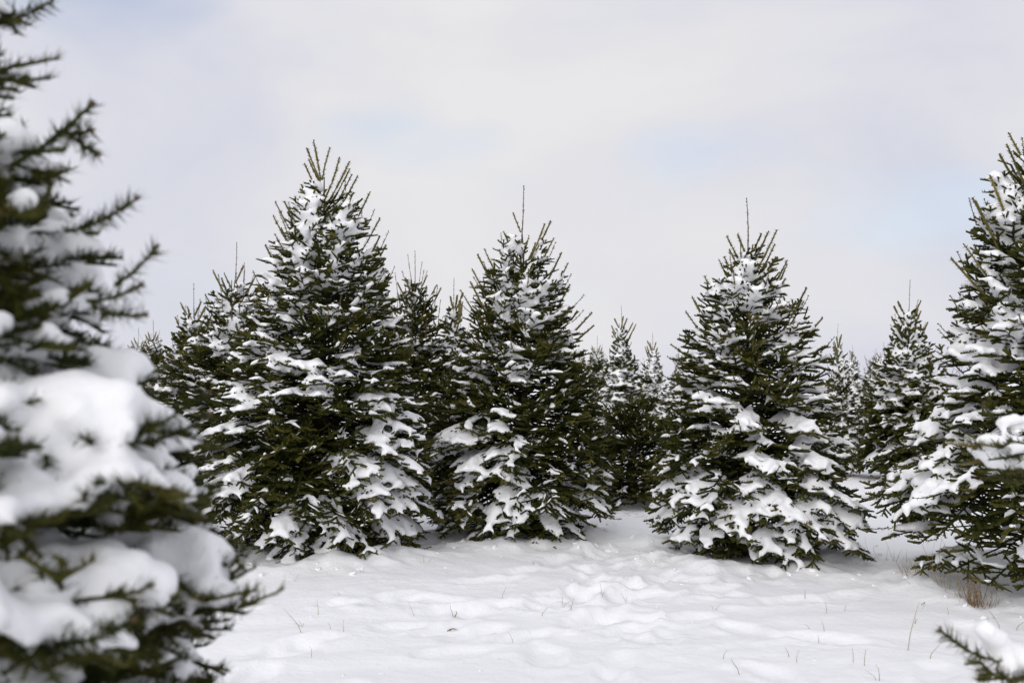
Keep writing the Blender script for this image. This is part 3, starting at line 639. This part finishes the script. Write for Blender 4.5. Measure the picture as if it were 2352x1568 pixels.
def grass(px, py, stems, label, group=None, cat='grass stalk', name='dry_grass_stalk'):
    p = on_ground(px, py)
    o = obj(name, stems_mesh(name, stems, M_GRASS), loc=p); tag(o, label, cat, group); return o
k5 = 5.0 / FPX
grass(2082, 1490, [stalk(0, .075, .23, .0022, .08), ([(.072, 0, .22), (.09, 0, .235), (.082, .01, .20)], .002, .3)], 'tallest leaning dry grass stalk with a drooping head in the smooth snow')
grass(700, 1452, [stalk(0, -.10, .13, .0022, .03)], 'long straight dry stalk leaning over beside the blurred fir')
grass(732, 1412, [stalk(0, -.004, .09, .002, .03)], 'single upright dry stalk in snow ahead of the tallest fir')
grass(693, 1437, [stalk(0, -.03, .03), stalk(0, -.015, .035), stalk(0, .02, .03)], 'tiny tuft of broken dry stalks beside the blurred fir')
grass(1044, 1410, [stalk(0, -.02, .075, .002), ([(0, 0, 0), (.012, 0, .02), (.01, 0, .035)], .003, .4)], 'forked dry stalk with a husk in the trodden snow')
grass(1036, 1436, [([(-.02, 0, 0), (.0, 0, .012), (.025, 0, .008)], .003, .2), ([(-.01, .01, 0), (.01, .0, .014), (.035, .01, .004)], .003, .1)], 'brown leaf scrap lying in a footprint')
grass(1240, 1408, [stalk(0, .045, .05, .002, .02)], 'slanting pale dry stalk in the middle of the path')
grass(1382, 1374, [stalk(0, -.008, .07, .0017), stalk(0, .015, .03, .0017)], 'thin forked dry stem below the gap between the firs')
grass(2130, 1512, [stalk(0, .06, .065, .002, .02)], 'short slanting dry stalk beside the tallest stalk')
grass(2275, 1445, [stalk(0, -.008, .11, .0017, .1)], 'upright thin stalk below the cropped fir')
grass(2298, 1425, [stalk(0, -.03, .06, .0022, .3), ([(-.03, 0, .06), (-.06, 0, .10)], .0018, .2)], 'bent dark stalk below the cropped fir')
grass(2325, 1428, [stalk(0, .10, .07, .0024, .02)], 'thick straw leaning out at the picture edge')
grass(1705, 1548, [stalk(0, -.045, .07, .0018, .25)], 'kinked dry stalk at the bottom edge of the snow')
grass(2290, 1300 + 60, [stalk(0, .02, .1, .0018)], 'dry stalk at the foot of the cropped fir')
LAB = 'short thin dry grass blade poking out of the snow'
for px, py in [(985, 1298), (974, 1300), (833, 1322), (676, 1334), (782, 1370), (790, 1452), (760, 1448), (955, 1412), (1150, 1378), (1290, 1385), (1310, 1400), (1440, 1376), (1850, 1362), (1900, 1402), (1862, 1440), (1895, 1448), (1880, 1460), (1815, 1510), (1830, 1520), (1660, 1512),
               (1940, 1392), (1960, 1520), (1985, 1528), (2020, 1562), (1640, 1395), (1225, 1300), (1330, 1340), (1180, 1460), (715, 1500), (2185, 1440), (2180, 1400), (2100, 1420)]:
    h = rg.uniform(.025, .075); grass(px, py, [stalk(0, rg.gauss(0, .4) * h, h, .0015, .2)] + ([stalk(0, rg.gauss(0, .6) * h, h * .6, .0013, .2)] if rg.random() < .35 else []), LAB, 'short grass blades in the snow')
def tuft(px, py, n, hmax, spread, label, tn=(.0, .8)):
    st = []
    for _ in range(n):
        a = np.array((rg.gauss(0, spread), rg.gauss(0, spread * .6), -.04)); h = hmax * rg.uniform(.35, 1); d = np.array((rg.gauss(0, .3) * h, rg.gauss(0, .2) * h, h))
        sd = np.array((rg.gauss(0, .12) * h, 0, 0)); st.append(([a, a + d * .4 + sd, a + d * .75 + sd, a + d], rg.uniform(.0011, .0018), rg.uniform(*tn)))
    grass(px, py, st, label, cat='grass tuft', name='dry_grass_tuft')
tuft(2238, 1378, 90, .24, .06, 'dense rust brown grass tuft under the cropped fir', (0, .45))
tuft(2098, 1330, 30, .15, .05, 'sparse straw tuft in snow at the hem of the cropped fir', (.3, 1))
tuft(2180, 1352, 12, .42, .06, 'long arching straws standing before the cropped fir', (.4, 1))
tuft(1300, 1222, 16, .10, .06, 'brown grass wisps at the hem of the middle fir', (0, .6))
tuft(2050, 1290, 8, .22, .05, 'few curled straws in snow between the broad fir and the cropped fir', (.3, .9))

# crumbs of snow dropped round the hems and kicked up along the path; small sprigs fallen from the firs
cr = random.Random(9); crumbs = []
for T, R in ((T1, .95), (T2, .8), (T3, .9), (T4, 1.0)):
    for _ in range(90):
        a = cr.uniform(0, 6.283); d = R * cr.gauss(1.02, .14); crumbs.append((T[0][0] + d * math.cos(a), T[0][1] + d * math.sin(a), min(.022, .005 + abs(cr.gauss(0, .008)))))
for _ in range(140): crumbs.append((cr.gauss(.35, 1.0), 4.2 + 5.5 * cr.random() ** 1.3, min(.012, .004 + abs(cr.gauss(0, .005)))))
cz = ground_h(np.array([c_[0] for c_ in crumbs]), np.array([c_[1] for c_ in crumbs]))
grains = []
for (x, y, r), z in zip(crumbs, cz):
    for _ in range(3): grains.append((x + cr.gauss(0, .5) * r, y + cr.gauss(0, .5) * r, z + r * cr.uniform(-.1, .3), r * cr.uniform(.6, 1)))
co, Q, E = pile_snow(grains, .0085, 3, smooth=1, rough=.8)
o = obj('fallen_snow', mesh_from('fallen_snow', co, Q, [M_SNOW], smooth=True)); tag(o, 'crumbs of snow strewn along the path and round the firs', 'snow', kind='stuff')
for px, py, n_, lab in ((1562, 1268, 5, 'green sprig lying on the snow in front of the broad fir'), (1530, 1236, 6, 'green sprig sticking up at the hem of the broad fir'), (1150, 1228, 5, 'green sprig half buried at the hem of the middle fir'), (1660, 1302, 4, 'dark sprig tip in the lumpy snow under the broad fir')):
    p = on_ground(px, py); g = Fir(px, DET_MAIN, p); 
    for k in range(n_): g.shoot((0, 0, .01), (cr.gauss(0, .06), cr.gauss(0, .04), .02 + abs(cr.gauss(0, .03))), tint=.35, nl=.022, r=.002, dens=500, buds=False)
    V, F, T_, MI = build_needles(g.segs, .004, np.random.RandomState(px))
    o = obj('fir_sprig', mesh_from('fir_sprig', V, F, [M_TWIG, M_NEEDLE], T_, MI), loc=p); tag(o, lab, 'sprig', 'fallen fir sprigs')

# bare shrub far off beside the blurred fir
def shrub(px, py_top, H, label):
    o = spot(px, py_top, H); st = []
    for _ in range(26):
        a = np.array((rg.gauss(0, .18), rg.gauss(0, .18), -.05)); d = np.array((rg.gauss(0, .28), rg.gauss(0, .28), rg.uniform(.55, 1.0))) * H
        b = a + d * .5 + np.array((rg.gauss(0, .06), rg.gauss(0, .06), 0)); e = a + d; st.append(([a, b, e], .006, rg.random()))
        for _k in range(5):
            q = b + (e - b) * rg.random(); f = q + np.array((rg.gauss(0, .16), rg.gauss(0, .16), rg.uniform(.1, .4))); st.append(([q, (q + f) / 2 + .02 * UP, f], .0035, rg.random()))
    s = obj('bare_shrub', stems_mesh('bare_shrub', st, M_SHRUB), loc=o); tag(s, label, 'shrub')
shrub(262, 790, 1.95, 'pale leafless shrub far off beside the blurred fir')
shrub(225, 800, 1.9, 'leafless shrub half hidden behind the branches of the blurred fir')
shrub(2140, 800, 1.85, 'wispy leafless shrub behind the cropped fir')

# small orange tag tied on a bough of the middle fir
def price_tag():
    p = world(1155, 1104, T2[0][1] - .40)
    o = obj('orange_tag', None, loc=p); tag(o, 'small orange tag tied low inside the middle fir', 'tag')
    V, F = [], []
    for z in (0, 1):
        for (x, y) in ((-.014, -.03), (.014, -.03), (.014, .02), (.006, .03), (-.006, .03), (-.014, .02)): V.append((x + .004 * z, -.001 + .002 * z, y))
    me = bpy.data.meshes.new('card'); me.from_pydata(V, [], [tuple(range(6))[::-1], tuple(range(6, 12))] + [(i, (i + 1) % 6, 6 + (i + 1) % 6, 6 + i) for i in range(6)]); me.materials.append(M_TAG)
    obj('card', me, o)
    obj('string', stems_mesh('string', [([(0, 0, .028), (.004, 0, .05), (0, .01, .075)], .0012, .9)], M_GRASS), o)
price_tag()
